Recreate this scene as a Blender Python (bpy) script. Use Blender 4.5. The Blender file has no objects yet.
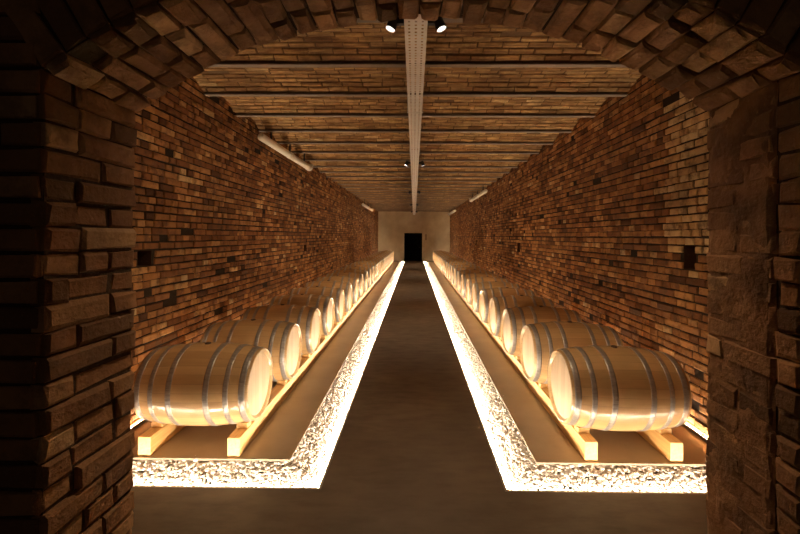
import bpy, math, random
from mathutils import Vector, Matrix
random.seed(7)
C = bpy.context.scene.collection
R = random.uniform

# ------------------------------------------------------------------ helpers
class MB:
    """collects vertices, faces and one value per vertex, then links them as one mesh object"""
    def __init__(s): s.v = []; s.f = []; s.a = []
    def add(s, vs, fs, a=0.5):
        n = len(s.v); s.v += [tuple(p) for p in vs]; s.f += [tuple(i + n for i in f) for f in fs]; s.a += [a] * len(vs)
    def box(s, x0, x1, y0, y1, z0, z1, a=0.5):
        vs = [(x0,y0,z0),(x1,y0,z0),(x1,y1,z0),(x0,y1,z0),(x0,y0,z1),(x1,y0,z1),(x1,y1,z1),(x0,y1,z1)]
        s.add(vs, [(0,3,2,1),(4,5,6,7),(0,1,5,4),(1,2,6,5),(2,3,7,6),(3,0,4,7)], a)
    def brick(s, o, u, v, n, su, sv, proud, deep, a, j=0.003, ch=0.005):
        """worn block: centre o on the face, axes u, v, outward n; sizes su, sv"""
        vs = []
        for (k, h) in ((0, -deep), (0, proud - ch), (ch, proud)):
            for (a_, b_) in ((-1,-1),(1,-1),(1,1),(-1,1)):
                ja, jb, jn = R(-j, j), R(-j, j), (R(-j, j)*.45 if h > 0 else 0)
                vs.append(o + u * (a_ * (su/2 - k) + ja) + v * (b_ * (sv/2 - k) + jb) + n * (h + jn))
        fs = [(8,9,10,11)]
        for r in (0, 4):
            for i in range(4):
                q = (i + 1) % 4
                fs.append((r+i, r+q, r+4+q, r+4+i))
        s.add(vs, fs, a)
    def lathe_x(s, prof, seg, a=0.5, closed=False):
        """prof: list of (x, r), turned about the X axis"""
        vs = []; fs = []; m = len(prof)
        for i in range(seg):
            t = 2*math.pi*i/seg
            for (x, r) in prof: vs.append((x, r*math.cos(t), r*math.sin(t)))
        for i in range(seg):
            k = (i+1) % seg
            for q in range(m if closed else m-1):
                w = (q+1) % m
                fs.append((i*m+q, k*m+q, k*m+w, i*m+w))
        s.add(vs, fs, a)
    def tube(s, pts, r, seg=12, cap=True, a=0.5):
        n0 = len(s.v); vs = []; fs = []
        pts = [Vector(p) for p in pts]; rs = r if isinstance(r, (list, tuple)) else [r]*len(pts)
        up = Vector((0,0,1))
        for i, p in enumerate(pts):
            d = (pts[min(i+1, len(pts)-1)] - pts[max(i-1, 0)]).normalized()
            x = d.cross(up) if abs(d.dot(up)) < .95 else d.cross(Vector((0,1,0)))
            x.normalize(); y = x.cross(d)
            for k in range(seg):
                t = 2*math.pi*k/seg
                vs.append(p + x*math.cos(t)*rs[i] + y*math.sin(t)*rs[i])
        for i in range(len(pts)-1):
            for k in range(seg):
                q = (k+1) % seg
                fs.append((i*seg+k, i*seg+q, (i+1)*seg+q, (i+1)*seg+k))
        if cap:
            fs.append(tuple(range(seg))[::-1]); fs.append(tuple((len(pts)-1)*seg+k for k in range(seg)))
        s.add(vs, fs, a)
    def build(s, name, mat, parent=None, smooth=False, loc=None):
        me = bpy.data.meshes.new(name); me.from_pydata(s.v, [], s.f)
        at = me.attributes.new('tone', 'FLOAT', 'POINT'); at.data.foreach_set('value', s.a)
        if smooth: me.polygons.foreach_set('use_smooth', [True]*len(me.polygons))
        me.materials.append(mat); me.update()
        o = bpy.data.objects.new(name, me); C.objects.link(o)
        if parent: o.parent = parent
        if loc: o.location = loc
        return o

def tag(o, label=None, cat=None, group=None, kind=None):
    if label: o['label'] = label
    if cat: o['category'] = cat
    if group: o['group'] = group
    if kind: o['kind'] = kind
    return o
def struct(o): o['kind'] = 'structure'; return o
def empty(name, loc):
    o = bpy.data.objects.new(name, None); C.objects.link(o); o.location = loc; o.empty_display_size = .1
    return o
def copy_tree(o, parent=None):
    c = o.copy(); C.objects.link(c); c.parent = parent
    for ch in [k for k in bpy.data.objects if k.parent == o]: copy_tree(ch, c)
    return c
def flat_bevel(o, w, seg=2):
    m = o.modifiers.new('edge', 'BEVEL'); m.width = w; m.segments = seg; m.limit_method = 'ANGLE'

# ------------------------------------------------------------------ materials
class N:
    def __init__(s, name):
        s.m = bpy.data.materials.new(name); s.m.use_nodes = True; s.t = s.m.node_tree
        s.b = s.t.nodes['Principled BSDF']
    def n(s, typ, **kw):
        x = s.t.nodes.new(typ)
        for k, v in kw.items():
            if k in x.inputs: x.inputs[k].default_value = v
            else: setattr(x, k, v)
        return x
    def l(s, a, b): s.t.links.new(a, b)
    def ramp(s, fac, stops, interp='LINEAR'):
        r = s.t.nodes.new('ShaderNodeValToRGB'); r.color_ramp.interpolation = interp
        e = r.color_ramp.elements
        while len(e) < len(stops): e.new(.5)
        for k, (p, c) in enumerate(stops):
            e[k].position = p; e[k].color = (*c, 1)
        s.l(fac, r.inputs[0]); return r.outputs[0]
    def mix(s, fac, a, b, mode='MIX'):
        x = s.t.nodes.new('ShaderNodeMix'); x.data_type = 'RGBA'; x.blend_type = mode
        for i, v in ((0, fac), (6, a), (7, b)):
            if hasattr(v, 'is_output'): s.l(v, x.inputs[i])
            else: x.inputs[i].default_value = v if i == 0 else (*v, 1)
        return x.outputs[2]
    def math(s, op, a, b=0.0):
        x = s.t.nodes.new('ShaderNodeMath'); x.operation = op
        for i, v in ((0, a), (1, b)):
            if hasattr(v, 'is_output'): s.l(v, x.inputs[i])
            else: x.inputs[i].default_value = v
        return x.outputs[0]
    def coord(s, scale=(1,1,1)):
        tc = s.t.nodes.new('ShaderNodeTexCoord'); mp = s.t.nodes.new('ShaderNodeMapping')
        mp.inputs['Scale'].default_value = scale; s.l(tc.outputs['Object'], mp.inputs[0]); return mp.outputs[0]
    def noise(s, vec, scale, detail=4, rough=.6):
        x = s.n('ShaderNodeTexNoise', Scale=scale, Detail=detail, Roughness=rough); s.l(vec, x.inputs['Vector'])
        return x.outputs[0]
    def bump(s, h, strength, dist):
        x = s.n('ShaderNodeBump', Strength=strength, Distance=dist); s.l(h, x.inputs['Height']); s.l(x.outputs[0], s.b.inputs['Normal']); return x
    def attr(s, name):
        x = s.t.nodes.new('ShaderNodeAttribute'); x.attribute_name = name; return x.outputs['Fac']

def brick_material(name, stops, mortar, bump=.6, dark=1.0, streak=None, smear=.55):
    """tone < 0 is mortar, otherwise a position on the brick colour ramp"""
    k = N(name); v = k.coord()
    tone = k.attr('tone')
    col = k.ramp(tone, stops)
    n1 = k.noise(v, 9, 6, .65); n2 = k.noise(v, 60, 4, .6); n3 = k.noise(v, 1.3, 3, .6)
    col = k.mix(k.math('MULTIPLY', k.math('SUBTRACT', n1, .45), 2.2), col, (.10*dark, .045*dark, .02*dark))
    col = k.mix(k.ramp(n2, [(.62, (0,0,0)), (.78, (.55,.55,.55))]), col, (.42*dark, .27*dark, .15*dark))
    col = k.mix(k.ramp(n3, [(.4, (0,0,0)), (.72, (.55,.55,.55))]), col, (.12*dark, .05*dark, .022*dark))
    if streak:
        st = k.noise(k.coord((1.2, 14, 14)), 2.0, 6, .7)
        col = k.mix(k.ramp(st, [(.40, (.75,.75,.75)), (.60, (0,0,0))]), col, streak)
    pale = k.noise(v, 4.5, 5, .7)
    col = k.mix(k.ramp(pale, [(.52, (0,0,0)), (.66, (smear,)*3)]), col, tuple(c*2.2 for c in mortar))
    ism = k.math('LESS_THAN', tone, 0.0)
    mc = k.mix(n1, mortar, tuple(c*.45 for c in mortar))
    col = k.mix(ism, col, mc)
    k.l(col, k.b.inputs['Base Color']); k.b.inputs['Roughness'].default_value = .86
    k.b.inputs['Specular IOR Level'].default_value = .25
    h = k.math('ADD', k.math('MULTIPLY', n1, .7), k.math('MULTIPLY', n2, .5))
    k.bump(h, bump, .012)
    return k.m

hall_stops = [(0, (.09,.038,.016)), (.25, (.22,.092,.032)), (.5, (.40,.18,.060)), (.75, (.56,.285,.10)), (.92, (.66,.41,.18)), (1, (.74,.54,.29))]
M_brick = brick_material('hall_brick', hall_stops, (.050, .029, .017))
arch_stops = [(0, (.14,.075,.036)), (.3, (.27,.14,.065)), (.6, (.42,.22,.10)), (.85, (.54,.32,.155)), (1, (.62,.42,.23))]
M_arch = brick_material('arch_brick', arch_stops, (.10, .058, .031), 1.0, 1.0, None, .7)
vault_stops = [(0, (.26,.14,.055)), (.3, (.44,.25,.10)), (.6, (.60,.37,.155)), (.85, (.70,.47,.22)), (1, (.78,.58,.31))]
M_vault = brick_material('vault_brick', vault_stops, (.20, .115, .055), .8, 1.0, (.10,.045,.02), .4)

def mat_concrete():
    k = N('polished_concrete'); v = k.coord()
    a = k.noise(v, .9, 6, .6); b = k.noise(k.coord((1,3,1)), 3.5, 5, .65); c = k.noise(v, 40, 3, .5)
    col = k.ramp(a, [(.3, (.066,.047,.032)), (.5, (.10,.072,.050)), (.7, (.145,.106,.074))])
    col = k.mix(k.ramp(b, [(.45, (0,0,0)), (.75, (.5,.5,.5))]), col, (.05,.034,.023))
    k.l(col, k.b.inputs['Base Color'])
    r = k.ramp(b, [(.3, (.42,.42,.42)), (.7, (.62,.62,.62))]); k.l(r, k.b.inputs['Roughness'])
    k.bump(c, .12, .003); return k.m
M_floor = mat_concrete()
def mat_platform():
    k = N('platform_screed'); v = k.coord()
    a = k.noise(v, 1.6, 6, .6); c = k.noise(v, 55, 3, .5)
    col = k.ramp(a, [(.3, (.24,.172,.112)), (.7, (.35,.255,.168))])
    k.l(col, k.b.inputs['Base Color']); k.b.inputs['Roughness'].default_value = .36
    k.bump(c, .12, .003); return k.m
M_plat = mat_platform()
def mat_plaster():
    k = N('plaster'); v = k.coord()
    a = k.noise(v, .8, 5, .6); b = k.noise(v, 25, 4, .6)
    col = k.ramp(a, [(.3, (.33,.25,.16)), (.7, (.52,.41,.27))])
    k.l(col, k.b.inputs['Base Color']); k.b.inputs['Roughness'].default_value = .85; k.bump(b, .3, .004); return k.m
M_plaster = mat_plaster()
def simple(name, col, rough=.5, metal=0.0, noise=None, amt=.3):
    k = N(name); k.b.inputs['Roughness'].default_value = rough; k.b.inputs['Metallic'].default_value = metal
    n = k.noise(k.coord(), noise or 12, 4, .6)
    k.l(k.mix(n, tuple(c*(1-amt) for c in col), tuple(min(1, c*(1+amt)) for c in col)), k.b.inputs['Base Color'])
    return k.m
M_beam = simple('painted_steel', (.20,.15,.12), .6, 0, 6, .35)
M_tray = simple('galvanised_tray', (.52,.47,.43), .5, .3, 8, .15)
M_black = simple('black_metal', (.012,.011,.010), .45)
M_dark = simple('dark_door', (.0006,.0005,.0005), 1.0); M_dark.node_tree.nodes['Principled BSDF'].inputs['Specular IOR Level'].default_value = .05
M_pipe = simple('white_plastic_pipe', (.72,.66,.58), .4, 0, 5, .12)
M_alu = simple('aluminium_profile', (.45,.43,.40), .35, .8)
M_edge = simple('bronze_edge', (.22,.17,.12), .45, .5)
M_bung = simple('silicone_bung', (.10,.06,.04), .5)
M_soil = simple('trench_bed', (.35,.31,.26), .9)
def emit(name, col, st):
    k = N(name); k.b.inputs['Base Color'].default_value = (*col, 1)
    k.b.inputs['Emission Color'].default_value = (*col, 1); k.b.inputs['Emission Strength'].default_value = st
    return k.m
WARM = (1.0, .83, .62)
M_led = emit('led_diffuser', WARM, 31)
M_wled = emit('wall_led_diffuser', (1.0, .76, .48), 20)
M_lens = emit('spot_lens', (1.0, .92, .82), 90)

def mat_gravel():
    k = N('pale_gravel'); t = k.attr('tone'); n = k.noise(k.coord(), 70, 4, .6)
    col = k.ramp(t, [(0, (.20,.14,.09)), (.25, (.38,.30,.23)), (.5, (.60,.53,.46)), (1, (.82,.78,.72))])
    col = k.mix(k.math('MULTIPLY', n, .35), col, (.45,.36,.27))
    k.l(col, k.b.inputs['Base Color']); k.b.inputs['Roughness'].default_value = .75; return k.m
M_gravel = mat_gravel()

def mat_timber():
    k = N('spruce_timber'); tc = k.coord((14, .7, 14))
    n = k.noise(tc, 3, 5, .6); w = k.noise(k.coord((40, 2, 40)), 2, 3, .5)
    col = k.ramp(n, [(.3, (.60,.33,.10)), (.55, (.76,.47,.18)), (.8, (.84,.58,.27))])
    col = k.mix(k.math('MULTIPLY', w, .3), col, (.55,.29,.09))
    kn = k.n('ShaderNodeTexVoronoi', Scale=2.2); k.l(k.coord((3, 1, 3)), kn.inputs['Vector'])
    col = k.mix(k.ramp(kn.outputs['Distance'], [(.03, (.8,.8,.8)), (.07, (0,0,0))]), col, (.25,.11,.03))
    k.l(col, k.b.inputs['Base Color']); k.b.inputs['Roughness'].default_value = .55; k.bump(w, .2, .002); return k.m
M_timber = mat_timber()

def mat_oak(head=False):
    k = N('oak_head' if head else 'oak_staves')
    tc = k.t.nodes.new('ShaderNodeTexCoord'); sp = k.t.nodes.new('ShaderNodeSeparateXYZ'); k.l(tc.outputs['Object'], sp.inputs[0])
    oi = k.t.nodes.new('ShaderNodeObjectInfo')
    if head:
        s = k.math('DIVIDE', sp.outputs[1], .078)
    else:
        s = k.math('MULTIPLY', k.math('ARCTAN2', sp.outputs[1], sp.outputs[2]), 30/(2*math.pi))
    fl = k.math('FLOOR', s); fr = k.math('SUBTRACT', s, fl)
    wn = k.n('ShaderNodeTexWhiteNoise'); wn.noise_dimensions = '2D'
    cb = k.t.nodes.new('ShaderNodeCombineXYZ'); k.l(fl, cb.inputs[0]); k.l(oi.outputs['Random'], cb.inputs[1]); k.l(cb.outputs[0], wn.inputs['Vector'])
    if head: g = k.noise(k.coord((6, 30, 2)), 2.5, 5, .6)
    else: g = k.noise(k.coord((1.6, 22, 22)), 2.2, 5, .6)
    tone = k.math('ADD', k.math('MULTIPLY', wn.outputs[0], .45), k.math('MULTIPLY', g, .55))
    if head: col = k.ramp(tone, [(.15, (.54,.36,.19)), (.5, (.64,.46,.26)), (.85, (.72,.55,.34))])
    else: col = k.ramp(tone, [(.15, (.50,.30,.125)), (.5, (.65,.415,.185)), (.85, (.76,.52,.255))])
    edge = k.math('MINIMUM', fr, k.math('SUBTRACT', 1.0, fr))
    col = k.mix(k.ramp(edge, [(0, (.75,.75,.75)), (.035, (0,0,0))]), col, (.28,.15,.06))
    bk = k.t.nodes.new('ShaderNodeMix'); 
    hue = k.mix(k.math('MULTIPLY', oi.outputs['Random'], .25), col, (.54,.35,.17))
    k.l(hue, k.b.inputs['Base Color']); k.b.inputs['Roughness'].default_value = .5
    if not head:
        k.b.inputs['Coat Weight'].default_value = .75; k.b.inputs['Coat Roughness'].default_value = .09; k.b.inputs['Coat IOR'].default_value = 1.9
        cr = k.noise(k.coord((3, 9, 9)), 5, 3, .5)
        bm = k.n('ShaderNodeBump', Strength=.16, Distance=.012); k.l(cr, bm.inputs['Height']); k.l(bm.outputs[0], k.b.inputs['Coat Normal'])
        k.bump(g, .15, .002)
    k.t.nodes.remove(bk)
    return k.m
M_oak = mat_oak(); M_head = mat_oak(True)
def mat_hoop():
    k = N('galvanised_hoop'); n = k.noise(k.coord((2, 14, 14)), 5, 4, .6)
    k.l(k.ramp(n, [(.3, (.34,.315,.29)), (.7, (.56,.53,.50))]), k.b.inputs['Base Color'])
    k.b.inputs['Metallic'].default_value = .55; k.l(k.ramp(n, [(.3, (.28,.28,.28)), (.7, (.42,.42,.42))]), k.b.inputs['Roughness'])
    return k.m
M_hoop = mat_hoop()

# ------------------------------------------------------------------ dimensions
W = 2.66            # half width of the hall
CZ = 3.61           # underside of the ceiling joists
YB = 29.5           # back wall
YG0, YG1 = 2.91, 28.45     # gravel border outer edges
XG = .67            # inner (walkway) edge of the gravel
YP0, YP1 = 3.24, 28.1      # platform
XP = 1.0
TRAY_Z = 3.40

# ------------------------------------------------------------------ floor, trenches, platforms
m = MB()
def slab(x0, x1, y0, y1): m.box(x0, x1, y0, y1, -.2, 0)
slab(-3.3, 3.3, -1.6, YG0); slab(-XG, XG, YG0, YG1); slab(-3.3, 3.3, YG1, YB + .4)
struct(m.build('floor', M_floor))

def stone(mb, p, r, a, big):
    T = (1 + 5**.5) / 2
    base = [(-1,T,0),(1,T,0),(-1,-T,0),(1,-T,0),(0,-1,T),(0,1,T),(0,-1,-T),(0,1,-T),(T,0,-1),(T,0,1),(-T,0,-1),(-T,0,1)]
    F = [(0,11,5),(0,5,1),(0,1,7),(0,7,10),(0,10,11),(1,5,9),(5,11,4),(11,10,2),(10,7,6),(7,1,8),(3,9,4),(3,4,2),(3,2,6),(3,6,8),(3,8,9),(4,9,5),(2,4,11),(6,2,10),(8,6,7),(9,8,1)]
    rot = Matrix.Rotation(R(0, 6.28), 3, 'Z') @ Matrix.Rotation(R(-.5, .5), 3, 'X')
    sx, sy, sz = r*R(.75, 1.25), r*R(.6, .95), r*R(.45, .75)
    vs = []
    for b in base:
        q = Vector(b) / 1.902 * R(.86, 1.12); q = rot @ Vector((q.x*sx, q.y*sy, q.z*sz)); vs.append((p[0]+q.x, p[1]+q.y, p[2]+q.z))
    mb.add(vs, F, a)

for sgn, side in ((-1, 'left'), (1, 'right')):
    # trench shell: bed and the side under the platform
    m = MB()
    def B(x0, x1, y0, y1, z0, z1):
        a, b = sorted((sgn*x0, sgn*x1)); m.box(a, b, y0, y1, z0, z1)
    B(XG, W+.3, YG0, YG1, -.22, -.095)
    struct(m.build('floor_trench_' + side, M_soil))
    m = MB(); B(XP, W+.02, YP0, YP1, .012, .028); B(XP+.06, W+.02, YP0+.06, YP1-.06, -.095, .012)
    struct(m.build('floor_platform_' + side, M_plat))
    # thin metal edge of the platform
    m = MB(); B(XP-.004, W, YP0-.004, YP0-.0005, .012, .030); B(XP-.004, XP-.0005, YP0-.0005, YP1, .012, .030)
    struct(m.build('trim_1' if sgn < 0 else 'trim_2', M_edge))
    # gravel
    m = MB()
    def fill(x0, x1, y0, y1, r):
        st = r*1.15
        ny = int((y1-y0)/st)+1; nx = int((x1-x0)/st)+1
        for iy in range(ny):
            for ix in range(nx):
                x = x0+(ix+.5)*(x1-x0)/nx + R(-.35,.35)*st; y = y0+(iy+.5)*(y1-y0)/ny + R(-.35,.35)*st
                x = min(max(x, x0+r*.7), x1-r*1.1); y = min(max(y, y0+r*.7), y1-r*.7)
                stone(m, (sgn*x, y, -.090 + .080*min(1, min(x-XG, y-YG0, YG1-y)/.33) + R(0, .022) + (.006 if R(0,1) > .85 else 0)), r*R(.8,1.3), max(0, min(1, random.gauss(.6, .25))), True)
    fill(XG+.012, W-.03, YG0+.012, YP0+.05, .017)
    fill(XG+.012, XP+.05, YP0+.05, 7.0, .017)
    fill(XG+.012, XP+.04, 7.0, 14.0, .024)
    fill(XG+.012, XP+.03, 14.0, YG1-.012, .032)
    fill(XP, W-.03, YP1+.01, YG1-.012, .032)
    g = m.build('gravel', M_gravel)
    tag(g, 'pale crushed gravel border glowing around the %s barrel platform' % side, 'gravel', kind='stuff')
    # led strips: under the floor edge and along the foot of the wall
    t = empty('led_strip', (sgn*XG, YG0, -.03))
    tag(t, 'glowing light strip along the %s gravel border beside the walkway' % side, 'light strip', 'light strips in the gravel borders')
    m = MB(); d = MB()
    def seg_strip(p0, p1, inward, n):
        # p0->p1 line at the trench edge; inward = horizontal vector pointing over the gravel
        p0, p1, w = Vector(p0), Vector(p1), Vector(inward)
        for i in range(n):
            a = p0.lerp(p1, i/n); b = p0.lerp(p1, (i+1)/n)
            up = Vector((0,0,1))
            lo0, lo1 = a + w*.008 - up*.032, b + w*.008 - up*.032
            hi0, hi1 = a + w*.008 - up*.012, b + w*.008 - up*.012
            vs = [lo0, lo1, hi1, hi0]
            nrm = (vs[1]-vs[0]).cross(vs[2]-vs[1])
            d.add(vs, [(0,1,2,3) if nrm.dot(w) > 0 else (3,2,1,0)])
        q0 = p0 + w*.0005 - Vector((0,0,.009)); q1 = p1 + w*.018 - Vector((0,0,.001))
        m.box(min(q0.x,q1.x), max(q0.x,q1.x), min(q0.y,q1.y), max(q0.y,q1.y), min(q0.z,q1.z), max(q0.z,q1.z))
    seg_strip((sgn*XG, YG0+.012, 0), (sgn*XG, YG1-.012, 0), (sgn, 0, 0), 26)
    seg_strip((sgn*(XG+.001), YG0, 0), (sgn*(W-.01), YG0, 0), (0, 1, 0), 3)
    seg_strip((sgn*(XG+.001), YG1, 0), (sgn*(W-.01), YG1, 0), (0, -1, 0), 2)
    o = m.build('housing', M_alu); o.parent = t; o.location = -t.location
    o = d.build('diffuser', M_led); o.parent = t; o.location = -t.location
    t = empty('wall_led_strip', (sgn*(W-.04), YP0, .028))
    tag(t, 'thin bright light strip at the foot of the %s brick wall' % side, 'light strip', 'light strips at the foot of the walls')
    m = MB(); d = MB(); xw = W-.004
    y = YP0+.02
    xs = sorted((sgn*(xw-.046), sgn*(xw-.012)))
    m.box(xs[0], xs[1], YP0+.02, YP1-.1, .0283, .040)
    n = 24
    for i in range(n):
        a = y + (YP1-.1-y)*i/n; b = y + (YP1-.1-y)*(i+1)/n
        vs = [(sgn*(xw-.042), a, .056), (sgn*(xw-.016), a, .0405), (sgn*(xw-.016), b, .0405), (sgn*(xw-.042), b, .056)]
        d.add(vs, [(0,1,2,3) if sgn > 0 else (3,2,1,0)])
    m.box(*sorted((sgn*(xw-.046), sgn*(xw-.0425))), YP0+.02, YP1-.1, .040, .058)
    o = m.build('housing', M_alu); o.parent = t; o.location = -t.location
    o = d.build('diffuser', M_wled); o.parent = t; o.location = -t.location

# ------------------------------------------------------------------ hall walls of brick
X_, Y_, Z_ = Vector((1,0,0)), Vector((0,1,0)), Vector((0,0,1))
def tone():
    t = random.gauss(.46, .19)
    if R(0,1) < .012: t = R(.9, 1.0)
    return max(0, min(1, t))
def course(length, row, header=.118, stretcher=.245, joint=.013):
    out = []; x = -R(0, .1) - (.06 if row % 2 else 0)
    mode = row % 2
    while x < length:
        w = (header if (R(0,1) < (.85 if mode else .35)) else stretcher) * R(.93, 1.07)
        out.append((x, x+w)); x += w + joint*R(.7, 1.5)
    return out
def hall_wall(name, sgn, niches):
    m = MB(); n = X_*(-sgn); y0, y1 = 1.50, YB+.02; H = 3.75; ch = .077
    rows = int(H/ch)+1
    for r in range(rows):
        z = r*ch + ch/2
        drift = R(-.004, .004)
        for (a, b) in course(y1-y0, r):
            a, b = max(a, 0)+y0, min(b, y1-y0)+y0
            if b-a < .04: continue
            if any(not (b <= q[0] or a >= q[1]) and q[2] < z < q[3] for q in niches): 
                # keep the bit of brick beside the niche
                q = [q for q in niches if not (b <= q[0] or a >= q[1]) and q[2] < z < q[3]][0]
                if q[0]-a > .05: b = q[0]-.005
                elif b-q[1] > .05: a = q[1]+.005
                else: continue
            t = tone()
            zz = z + .012*math.sin(a*.9+r)*0.3
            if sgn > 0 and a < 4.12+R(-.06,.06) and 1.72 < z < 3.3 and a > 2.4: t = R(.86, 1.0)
            prr = .014 + R(-.005, .007)
            if R(0,1) < .02: prr = -.004
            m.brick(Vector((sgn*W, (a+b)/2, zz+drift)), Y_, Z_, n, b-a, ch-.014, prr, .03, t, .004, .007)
    # mortar face with openings for the niches
    ys = sorted({y0, y1} | {q[i] for q in niches for i in (0,1)}); zs = sorted({0, H} | {q[i] for q in niches for i in (2,3)})
    for i in range(len(ys)-1):
        for k in range(len(zs)-1):
            ym, zm = (ys[i]+ys[i+1])/2, (zs[k]+zs[k+1])/2
            if any(q[0] < ym < q[1] and q[2] < zm < q[3] for q in niches): continue
            m.add([(sgn*W, ys[i], zs[k]), (sgn*W, ys[i+1], zs[k]), (sgn*W, ys[i+1], zs[k+1]), (sgn*W, ys[i], zs[k+1])], [(0,1,2,3) if sgn < 0 else (3,2,1,0)], -1)
    for (a, b, c, d) in niches:
        x0, x1 = sgn*W, sgn*(W+.5)
        P = [(x0,a,c),(x0,b,c),(x0,b,d),(x0,a,d),(x1,a,c),(x1,b,c),(x1,b,d),(x1,a,d)]
        m.add(P, [(0,1,5,4),(1,2,6,5),(2,3,7,6),(3,0,4,7),(4,5,6,7)], 0.0)
    # masonry body behind the face
    m.add([(sgn*(W+.6), y0, 0), (sgn*(W+.6), y1, 0), (sgn*(W+.6), y1, H), (sgn*(W+.6), y0, H)], [(0,1,2,3)], -1)
    return struct(m.build(name, M_brick))
hall_wall('wall_left', -1, [(3.82, 4.02, 1.54, 1.69), (9.6, 9.85, 1.46, 1.62)])
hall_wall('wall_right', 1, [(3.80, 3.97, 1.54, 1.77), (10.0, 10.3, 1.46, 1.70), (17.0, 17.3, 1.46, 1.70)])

# ------------------------------------------------------------------ ceiling: brick jack arches on steel joists
m = MB(); PIT = .876; Y0 = 4.14 - 3*PIT
ys = [Y0 + PIT*i for i in range(40) if Y0 + PIT*i < YB+.3]
RISE = .115
def vz(t): return CZ + .035 + RISE*(1-(2*t-1)**2)
for bi in range(len(ys)-1):
    ya, yb = ys[bi]+.03, ys[bi+1]-.03
    nr = 11
    for r in range(nr):
        t = (r+.5)/nr; y = ya + (yb-ya)*t
        dz = RISE*(-4)*(2*t-1)/(yb-ya)
        v = Vector((0, 1, dz)).normalized(); n = Vector((0, dz, -1)).normalized()
        x = -W - R(0, .2)
        while x < W:
            w = .245*R(.9, 1.1); a, b = max(x, -W), min(x+w, W)
            if b-a > .04:
                m.brick(Vector(((a+b)/2, y, vz(t))), X_, v, n, b-a, (yb-ya)/nr-.009, R(.002, .011) if R(0,1) > .04 else -.004, .03, max(0,min(1,random.gauss(.55,.16))), .004, .006)
            x += w + R(.006, .016)
    q = 8
    vs = []; fs = []
    for i in range(q+1):
        t = i/q; y = ys[bi] + PIT*t
        for sx in (-1, 1): vs.append((sx*(W+.2), y, vz(t)+.002))
    for i in range(q): fs.append((2*i, 2*i+1, 2*i+3, 2*i+2))
    m.add(vs, fs, -1)
m.box(-W-.3, W+.3, 1.5, YB+.3, CZ+.24, CZ+.4, -1)
struct(m.build('ceiling', M_vault))
for i, y in enumerate(ys):
    if y > YB-.1: continue
    b = MB()
    b.box(-W+.02, W-.02, y-.036, y+.036, CZ, CZ+.010); b.box(-W+.02, W-.02, y-.005, y+.005, CZ+.010, CZ+.034)
    o = b.build('ceiling_beam', M_beam); struct(o); o['group'] = 'steel joists of the ceiling'

# ------------------------------------------------------------------ back wall with the black doorway
m = MB(); DX0, DX1, DZ = -.72, .60, 2.07
def wallpiece(x0, x1, z0, z1): m.box(x0, x1, YB, YB+.3, z0, z1)
wallpiece(-W-.2, DX0, 0, CZ+.3); wallpiece(DX1, W+.2, 0, CZ+.3); wallpiece(DX0, DX1, DZ, CZ+.3)
struct(m.build('wall_back', M_plaster))
m = MB(); m.box(DX0+.002, DX1-.002, YB+.12, YB+.17, .004, DZ-.002)
m.box(DX0+.002, DX0+.06, YB+.08, YB+.119, .004, DZ-.002); m.box(DX1-.06, DX1-.002, YB+.08, YB+.119, .004, DZ-.002); m.box(DX0+.061, DX1-.061, YB+.08, YB+.119, DZ-.06, DZ-.002)
d = struct(m.build('door_1', M_dark))
m = MB(); m.tube([(DX1-.13, YB+.119, 1.02), (DX1-.13, YB+.07, 1.02), (DX1-.25, YB+.07, 1.02)], .01, 8); m.build('door_handle', M_black, d)
m = MB(); m.box(.83, .93, YB-.02, YB-.0005, 1.55, 2.0); flat = m.build('wall_box', simple('brown_box', (.17,.10,.05), .6))
flat_bevel(flat, .006); tag(flat, 'small narrow brown box on the back wall beside the black doorway', 'wall box')

# ------------------------------------------------------------------ front wall with the segmental arch
YN, YF = 1.17, 1.55; XL, XR = -1.10, 1.135; AR = 1.90; AZ = .806; AX = .0175
def arc_z(x): return AZ + math.sqrt(max(0, AR*AR - (x-AX)**2))
m = MB()
curve = []
zs_l, zs_r = arc_z(XL), arc_z(XR)
for i in range(7): curve.append(((XL, zs_l*i/6), (-3.3, zs_l*i/6 if i < 6 else 4.0)))
K = 28
a0 = math.atan2(XL-AX, zs_l-AZ); a1 = math.atan2(XR-AX, zs_r-AZ)
for i in range(K+1):
    a = a0 + (a1-a0)*i/K; x = AX + AR*math.sin(a); z = AZ + AR*math.cos(a)
    curve.append(((x, z), (-3.3 + 6.6*i/K, 4.0)))
for i in range(6, -1, -1): curve.append(((XR, zs_r*i/6), (3.3, zs_r*i/6 if i < 6 else 4.0)))
e = .006
for i in range(len(curve)-1):
    (p, po), (q, qo) = curve[i], curve[i+1]
    for (y, fl) in ((YN+e, False), (YF-e, True)):
        f = (0,1,2,3) if fl else (3,2,1,0)
        m.add([(p[0], y, p[1]), (q[0], y, q[1]), (qo[0], y, qo[1]), (po[0], y, po[1])], [f], -1)
    m.add([(p[0], YN+e, p[1]), (q[0], YN+e, q[1]), (q[0], YF-e, q[1]), (p[0], YF-e, p[1])], [(0,1,2,3)], -1)
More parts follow.
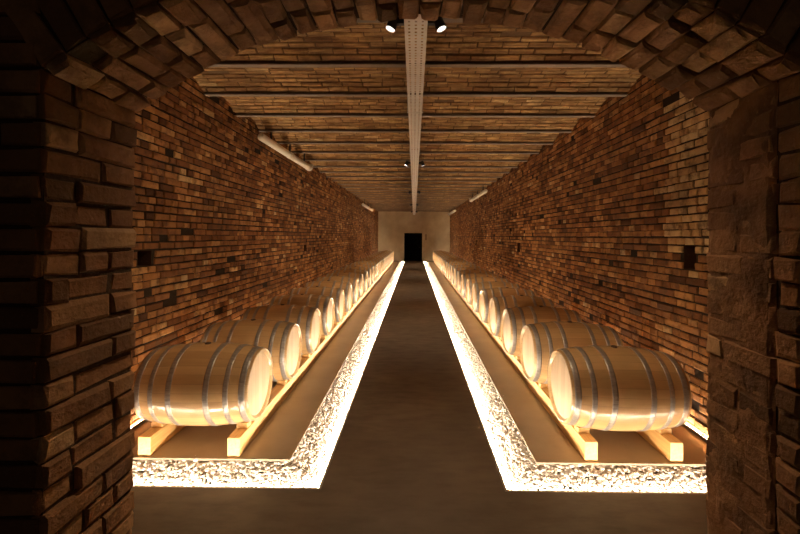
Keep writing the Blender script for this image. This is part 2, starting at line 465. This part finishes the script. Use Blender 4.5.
# jamb bricks: courses across the wall thickness, headers and stretchers in turn
def atone(lo=.5): return max(0, min(1, random.gauss(lo, .2)))
CH = .078
def cuts(r, three=.35):
    j = .008
    if R(0,1) < three:
        a, b = YN + R(.07, .15), YN + R(.21, .29)
        return [(YN, a), (a+j, b), (b+j, YF)]
    a = YN + (R(.10, .15) if r % 2 else R(.21, .27))
    return [(YN, a), (a+j, YF)]
for (X, s) in ((XL, 1), (XR, -1)):
    r = 0; z = 0
    top = zs_l if s > 0 else zs_r
    while z < top - .02:
        spans = cuts(r)
        if s < 0:
            c0 = YN + .078 + R(-.006, .006); c1 = R(1.34, 1.46)
            spans = [(YN, c0), (c0+.016, c1), (c1+.008, YF)]
        for (a, b) in spans:
            rough = .010 if s > 0 else .007
            pr = .012 + R(-rough, rough)
            if s < 0:
                if b > YN+.1: pr = R(.009, .0165)      # almost flush with the old render
                else: pr = R(.012, .026)
            m.brick(Vector((X, (a+b)/2, z+CH/2)), Y_, Z_, X_*s, b-a, CH-.007, pr, .03, atone(.5 if s > 0 else .36), .006, .009)
        z += CH; r += 1
# remains of an old render coat, rubbed over the bricks of the right jamb
from mathutils import noise as mn
gy, gz = 26, 150; n0 = len(m.v)
y0r, y1r, z1r = YN+.092, YF-.002, zs_r
for i in range(gz+1):
    for k in range(gy+1):
        y = y0r + (y1r-y0r)*k/gy; z = z1r*i/gz
        h = mn.fractal(Vector((y*7, z*7, 3.1)), .8, 2.0, 5)
        edge = min(1, min(k, gy-k)/2)
        dx = (.0125 + .009*h) * (.25 + .75*edge)
        m.v.append((XR - max(.0005, dx), y, z)); m.a.append(max(.02, min(.75, .30 + .45*mn.noise(Vector((y*5, z*9, 8))))))
for i in range(gz):
    for k in range(gy):
        a = n0 + i*(gy+1) + k; m.f.append((a, a+gy+1, a+gy+2, a+1))
# soffit bricks
ds = .078; nA = int(AR*(a1-a0)/ds)
for i in range(nA):
    a = a0 + (a1-a0)*(i+.5)/nA
    rad = Vector((math.sin(a), 0, math.cos(a))); tan = Vector((math.cos(a), 0, -math.sin(a)))
    spans = cuts(i, .75)
    for si, (y0, y1) in enumerate(spans):
        if i == 1 and si == 0: continue            # the hole at the left haunch
        pr = .022 + R(-.009, .010)
        c = Vector((AX, (y0+y1)/2, AZ)) + rad*AR
        m.brick(c, tan, Y_, -rad, AR*(a1-a0)/nA-.008, y1-y0, pr, .03, atone(.5), .007, .011)
# both faces: an upright ring of voussoirs, then coursed bricks
for (y, n) in ((YN, -Y_), (YF, Y_)):
    for i in range(nA):
        a = a0 + (a1-a0)*(i+.5)/nA
        rad = Vector((math.sin(a), 0, math.cos(a))); tan = Vector((math.cos(a), 0, -math.sin(a)))
        for k, rr in enumerate((AR+.125, AR+.38)):
            m.brick(Vector((AX, y, AZ))+rad*rr, tan, rad, n, ds*rr/AR-.011, .245, .010+R(-.006,.008), .02, atone(.45), .004, .007)
    z = 0; r = 0
    while z < 3.95:
        zc = z+CH/2
        for side in (-1, 1):
            x = R(0, .02)
            k = 0
            while x < 2.0:
                w = (.118 if (k == 0 and r % 2) or R(0,1) < .3 else .245)
                xa = (XL if side < 0 else XR) + side*(x+.001); xb = xa + side*w
                cx = (xa+xb)/2
                skip = False
                if zc > min(zs_l, zs_r)-.02:
                    pass
                m.brick(Vector((cx, y, zc)), X_, Z_, n, w, CH-.013, .010+R(-.006,.006), .02, atone(.45), .003, .006)
                x += w+.011; k += 1
        if zc > AZ+AR+.54:
            x = XL
            while x < XR:
                m.brick(Vector((x+.12, y, zc)), X_, Z_, n, .24, CH-.013, .010+R(-.006,.006), .02, atone(.45), .003, .006); x += .252
        z += CH; r += 1
struct(m.build('wall_front', M_arch))

# ------------------------------------------------------------------ cable tray with spotlights
tray = empty('cable_tray', (.006, 1.6, TRAY_Z))
tag(tray, 'long perforated grey metal cable tray hanging along the middle of the ceiling', 'cable tray')
TW = .082
def tray_section(y0, y1):
    m = MB(); xs = [-TW, -.058, -.042, -.008, .008, .042, .058, TW]; p = .05
    n = int((y1-y0)/p); vs = []; fs = []
    ysx = []
    for i in range(n): ysx += [y0 + i*p, y0 + i*p + .030]
    ysx.append(y1)
    nx = len(xs)
    for y in ysx:
        for x in xs: vs.append((x, y, 0))
    for j in range(len(ysx)-1):
        for i in range(nx-1):
            if j % 2 == 1 and i in (1, 3, 5): continue
            fs.append((j*nx+i, (j+1)*nx+i, (j+1)*nx+i+1, j*nx+i+1))
    m.add(vs, fs)
    m.box(-TW-.003, -TW, y0, y1, -.001, .06); m.box(TW, TW+.003, y0, y1, -.001, .06)
    m.box(-TW, -TW+.012, y0, y1, .058, .06); m.box(TW-.012, TW, y0, y1, .058, .06)
    return m
y = 1.6
while y < 28.9:
    y2 = min(y+2.8, 29.2)
    o = tray_section(y+.002-1.6, y2-.002-1.6).build('tray_section', M_tray, tray)
    y = y2
for y in [1.6+PIT*0+.0]:
    pass
for k, yy in enumerate(ys):
    if k % 3 == 1 and 2.0 < yy < 29:
        m = MB(); m.tube([(-.095, yy-1.6, -.004), (-.095, yy-1.6, CZ-TRAY_Z)], .004, 6); m.tube([(.095, yy-1.6, -.004), (.095, yy-1.6, CZ-TRAY_Z)], .004, 6)
        m.box(-.1, .1, yy-1.6-.012, yy-1.6+.012, -.006, -.0015)
        m.build('hanger', M_tray, tray)

ORD = ['first','second','third','fourth','fifth','sixth','seventh','eighth','ninth','tenth','eleventh','twelfth']
def make_spot(sgn):
    t = empty('spotlight', (0,0,0))
    arm = MB(); arm.box(*sorted((sgn*.001, sgn*.055)), -.018, .018, .0, .04); arm.build('bracket', M_black, t)
    d = Vector((sgn*.36, -.04, -.92)).normalized(); p = Vector((sgn*.085, 0, .01))
    bo = MB(); a = p - d*.05; b = p + d*.05
    bo.tube([a, a + d*.012, b - d*.012, b, b, b - d*.016], [.028, .035, .037, .039, .036, .035], 20); bo.build('housing', M_black, t)
    yk = MB(); yk.tube([Vector((sgn*.053, 0, .02)), p], .012, 10); yk.build('pivot', M_black, t)
    le = MB(); le.tube([b - d*.0155, b - d*.003], .0335, 20); le.build('lens', M_lens, t)
    ld = bpy.data.lights.new('spot_beam', 'SPOT'); ld.energy = 14; ld.color = (1, .72, .44); ld.spot_size = math.radians(100); ld.spot_blend = .8; ld.shadow_soft_size = .03
    lo = bpy.data.objects.new('spot_beam', ld); C.objects.link(lo); lo.parent = t; lo.location = b + d*.02
    lo.rotation_mode = 'QUATERNION'; lo.rotation_quaternion = d.to_track_quat('-Z', 'Y')
    return t
for sgn, side in ((-1, 'left'), (1, 'right')):
    proto = make_spot(sgn)
    for i, yy in enumerate((2.93, 8.6, 14.3, 20.0, 25.7)):
        t = proto if i == 0 else copy_tree(proto)
        t.location = (.006 + sgn*(TW+.003), yy, TRAY_Z)
        where = 'closest to the arch' if i == 0 else ('closest to the back wall' if i == 4 else ORD[i] + ' from the arch')
        tag(t, 'small black spotlight on the %s side of the cable tray, %s' % (side, where), 'spotlight', 'spotlights on the cable tray')

# ------------------------------------------------------------------ white pipes under the ceiling by the walls
def pipe(x, y0, y1, z, r, label):
    s = 1 if x > 0 else -1
    t = empty('ceiling_pipe', (x, y0, z)); tag(t, label, 'pipe', 'white pipes under the ceiling')
    L = y1-y0
    m = MB(); m.tube([(0,0,0), (0,L*.5,0)], r, 20); m.tube([(0,L*.5+.003,0), (0,L,0)], r, 20); m.build('tube', M_pipe, t, True)
    m = MB(); m.tube([(0,L*.5-.06,0), (0,L*.5+.06,0)], r*1.1, 20); m.build('coupling', M_pipe, t, True)
    m = MB(); pts = []
    for k in range(8):
        a = math.pi/2*k/7; pts.append((0, L - .03 + r*1.4*math.sin(a), r*1.4*(1-math.cos(a))))
    m.tube(pts, r*1.18, 20); m.tube([(0, L-.16, 0), (0, L-.03, 0)], r*1.22, 20); m.build('elbow', M_pipe, t, True)
    for f in (.15, .5, .85):
        m = MB(); m.box(-.012, .012, L*f-.015, L*f+.015, r*.98, CZ - z + .1)
        m.build('hanger', M_black, t)
pipe(-2.46, 6.4, 9.35, 3.43, .062, 'white pipe under the ceiling along the left wall, nearer the arch')
pipe(-2.46, 19.2, 23.4, 3.35, .065, 'far white pipe under the ceiling at the left wall near the back wall')
pipe(2.46, 13.8, 17.4, 3.41, .065, 'white elbow-ended pipe under the ceiling along the right wall, nearer one')
pipe(2.46, 24.0, 28.3, 3.39, .065, 'far white pipe under the ceiling at the right wall near the back wall')

# ------------------------------------------------------------------ timber rails with chocks
RZ0, RH, RW = .0285, .155, .105
LB, RB, RE = .955, .350, .300
def rr(u): return RE + (RB-RE)*(1-(2*u-1)**2)
rows = {'left': dict(s=-1, cx=1.835, ri=1.475, ro=2.215, y=3.555, p=1.005, n=24),
        'right': dict(s=1, cx=1.757, ri=1.450, ro=2.140, y=3.535, p=1.010, n=24)}
for side, q in rows.items():
    s = q['s']; xin = q['cx'] - LB/2
    for which, xr in (('inner', q['ri']), ('outer', q['ro'])):
        t = empty('timber_rail', (s*xr, YP0+.03, RZ0))
        lab = ('long pale timber rail under the %s barrels on the walkway side' if which == 'inner' else 'long pale timber rail under the %s barrels on the brick wall side') % side
        tag(t, lab, 'rail', 'timber rails carrying the barrels')
        m = MB(); m.box(-RW/2, RW/2, 0, YP1-.35-YP0, 0, RH); b = m.build('beam', M_timber, t); flat_bevel(b, .004)
        u = (xr - xin)/LB; rad = rr(u)
        if which == 'outer' and u > .92: rad += .004
        q['r_'+which] = rad + .026
        first = None
        for i in range(q['n']):
            for dsg in (-1, 1):
                yc = q['y'] + i*q['p'] - (YP0+.03)
                if first is None:
                    m = MB(); w = .046
                    vs = []
                    for x in (-w, w): vs += [(x, 0, 0), (x, .09, 0), (x, .09, .047), (x, 0, .024)]
                    m.add(vs, [(0,1,2,3),(7,6,5,4),(0,4,5,1),(1,5,6,2),(2,6,7,3),(3,7,4,0)])
                    first = c = m.build('chock', M_timber, t)
                else:
                    c = first.copy(); C.objects.link(c); c.parent = t
                if dsg > 0: c.location = (0, yc+.035, RH+.0005); c.rotation_euler = (0,0,0)
                else: c.location = (0, yc-.035, RH+.0005); c.rotation_euler = (0,0,math.pi)

# ------------------------------------------------------------------ oak barrels
def make_barrel():
    t = empty('oak_barrel', (0,0,0))
    m = MB(); prof = []
    n = 26; h = LB/2
    inr = .262
    prof += [(-h+.024, inr), (-h+.004, RE-.018), (-h, RE-.014)]
    for i in range(n+1): u = i/n; prof.append((-h+LB*u, rr(u)))
    prof += [(h, RE-.014), (h-.004, RE-.018), (h-.024, inr)]
    m.lathe_x(prof, 60); m.build('staves', M_oak, t, True)
    for s in (-1, 1):
        m = MB(); m.lathe_x([(s*(h-.022), .0005), (s*(h-.022), .2), (s*(h-.022), .268), (s*(h-.045), .268), (s*(h-.045), .0005)], 48)
        m.build('head', M_head, t)
    for c, w in ((.046, .048), (.170, .040), (.325, .044)):
        for s in (-1, 1):
            m = MB(); outer = []; inner = []
            for k in range(5):
                x = c - w/2 + w*k/4; u = min(1, max(0, x/LB)); outer.append((s*(-h+x), rr(u)+.0032)); inner.append((s*(-h+x), rr(u)-.002))
            m.lathe_x(outer + inner[::-1], 60, closed=True)
            m.build('hoop', M_hoop, t, True)
            # riveted lap of the hoop
            for a in (1.0, 1.09):
                x = s*(-h+c); rad = rr(c/LB)+.003
                pass
    m = MB(); m.tube([(0,0,RB-.006), (0,0,RB+.010)], [.028, .024], 16); m.build('bung', M_bung, t)
    return t
proto = make_barrel(); used = False
N1 = {i: ORD[i] for i in range(12)}
for side, q in rows.items():
    s = q['s']
    for i in range(q['n']):
        t = proto if not used else copy_tree(proto)
        used = True
        zi = RZ0 + RH + q['r_inner']; zo = RZ0 + RH + q['r_outer']
        slope = (zo-zi)/(q['ro']-q['ri'])            # along |x|
        ang = math.atan(slope)
        zc = zi + slope*(q['cx']-q['ri'])
        t.location = (s*(q['cx'] + (R(-.006,.006) if i else 0)), q['y'] + i*q['p'], zc)
        t.rotation_mode = 'XYZ'
        t.rotation_euler = (0, -ang*s, 0)
        for ch in t.children:
            pass
        if i < 12:
            w = 'closest to the arch' if i == 0 else ORD[i] + ' from the arch'
        else:
            k = q['n']-1-i
            w = 'closest to the back wall' if k == 0 else ORD[k] + ' from the back wall'
        tag(t, 'pale oak wine barrel on timber rails, %s in the %s row' % (w, side), 'barrel', 'oak barrels in the %s row' % side)

# ------------------------------------------------------------------ world, camera, view
wd = bpy.data.worlds.new('dark'); bpy.context.scene.world = wd; wd.use_nodes = True
wd.node_tree.nodes['Background'].inputs[0].default_value = (.9, .6, .4, 1); wd.node_tree.nodes['Background'].inputs[1].default_value = .003
cam = bpy.data.cameras.new('camera'); co = bpy.data.objects.new('camera', cam); C.objects.link(co)
cam.sensor_width = 36; cam.lens = 18.0; cam.shift_x = -9.3/800; cam.shift_y = -31/800
cam.clip_start = .05; cam.clip_end = 100
co.location = (0, 0, 1.85); co.rotation_euler = (Matrix.Rotation(.0118, 3, 'Z') @ Matrix.Rotation(math.pi/2, 3, 'X') @ Matrix.Rotation(.005, 3, 'Z')).to_euler()
sc = bpy.context.scene; sc.camera = co
sc.view_settings.view_transform = 'Standard'; sc.view_settings.look = 'None'; sc.view_settings.gamma = 1; sc.view_settings.use_curve_mapping = False
sc.view_settings.exposure = 2.82
sc.cycles.max_bounces = 10; sc.cycles.diffuse_bounces = 5
sc.cycles.use_denoising = True
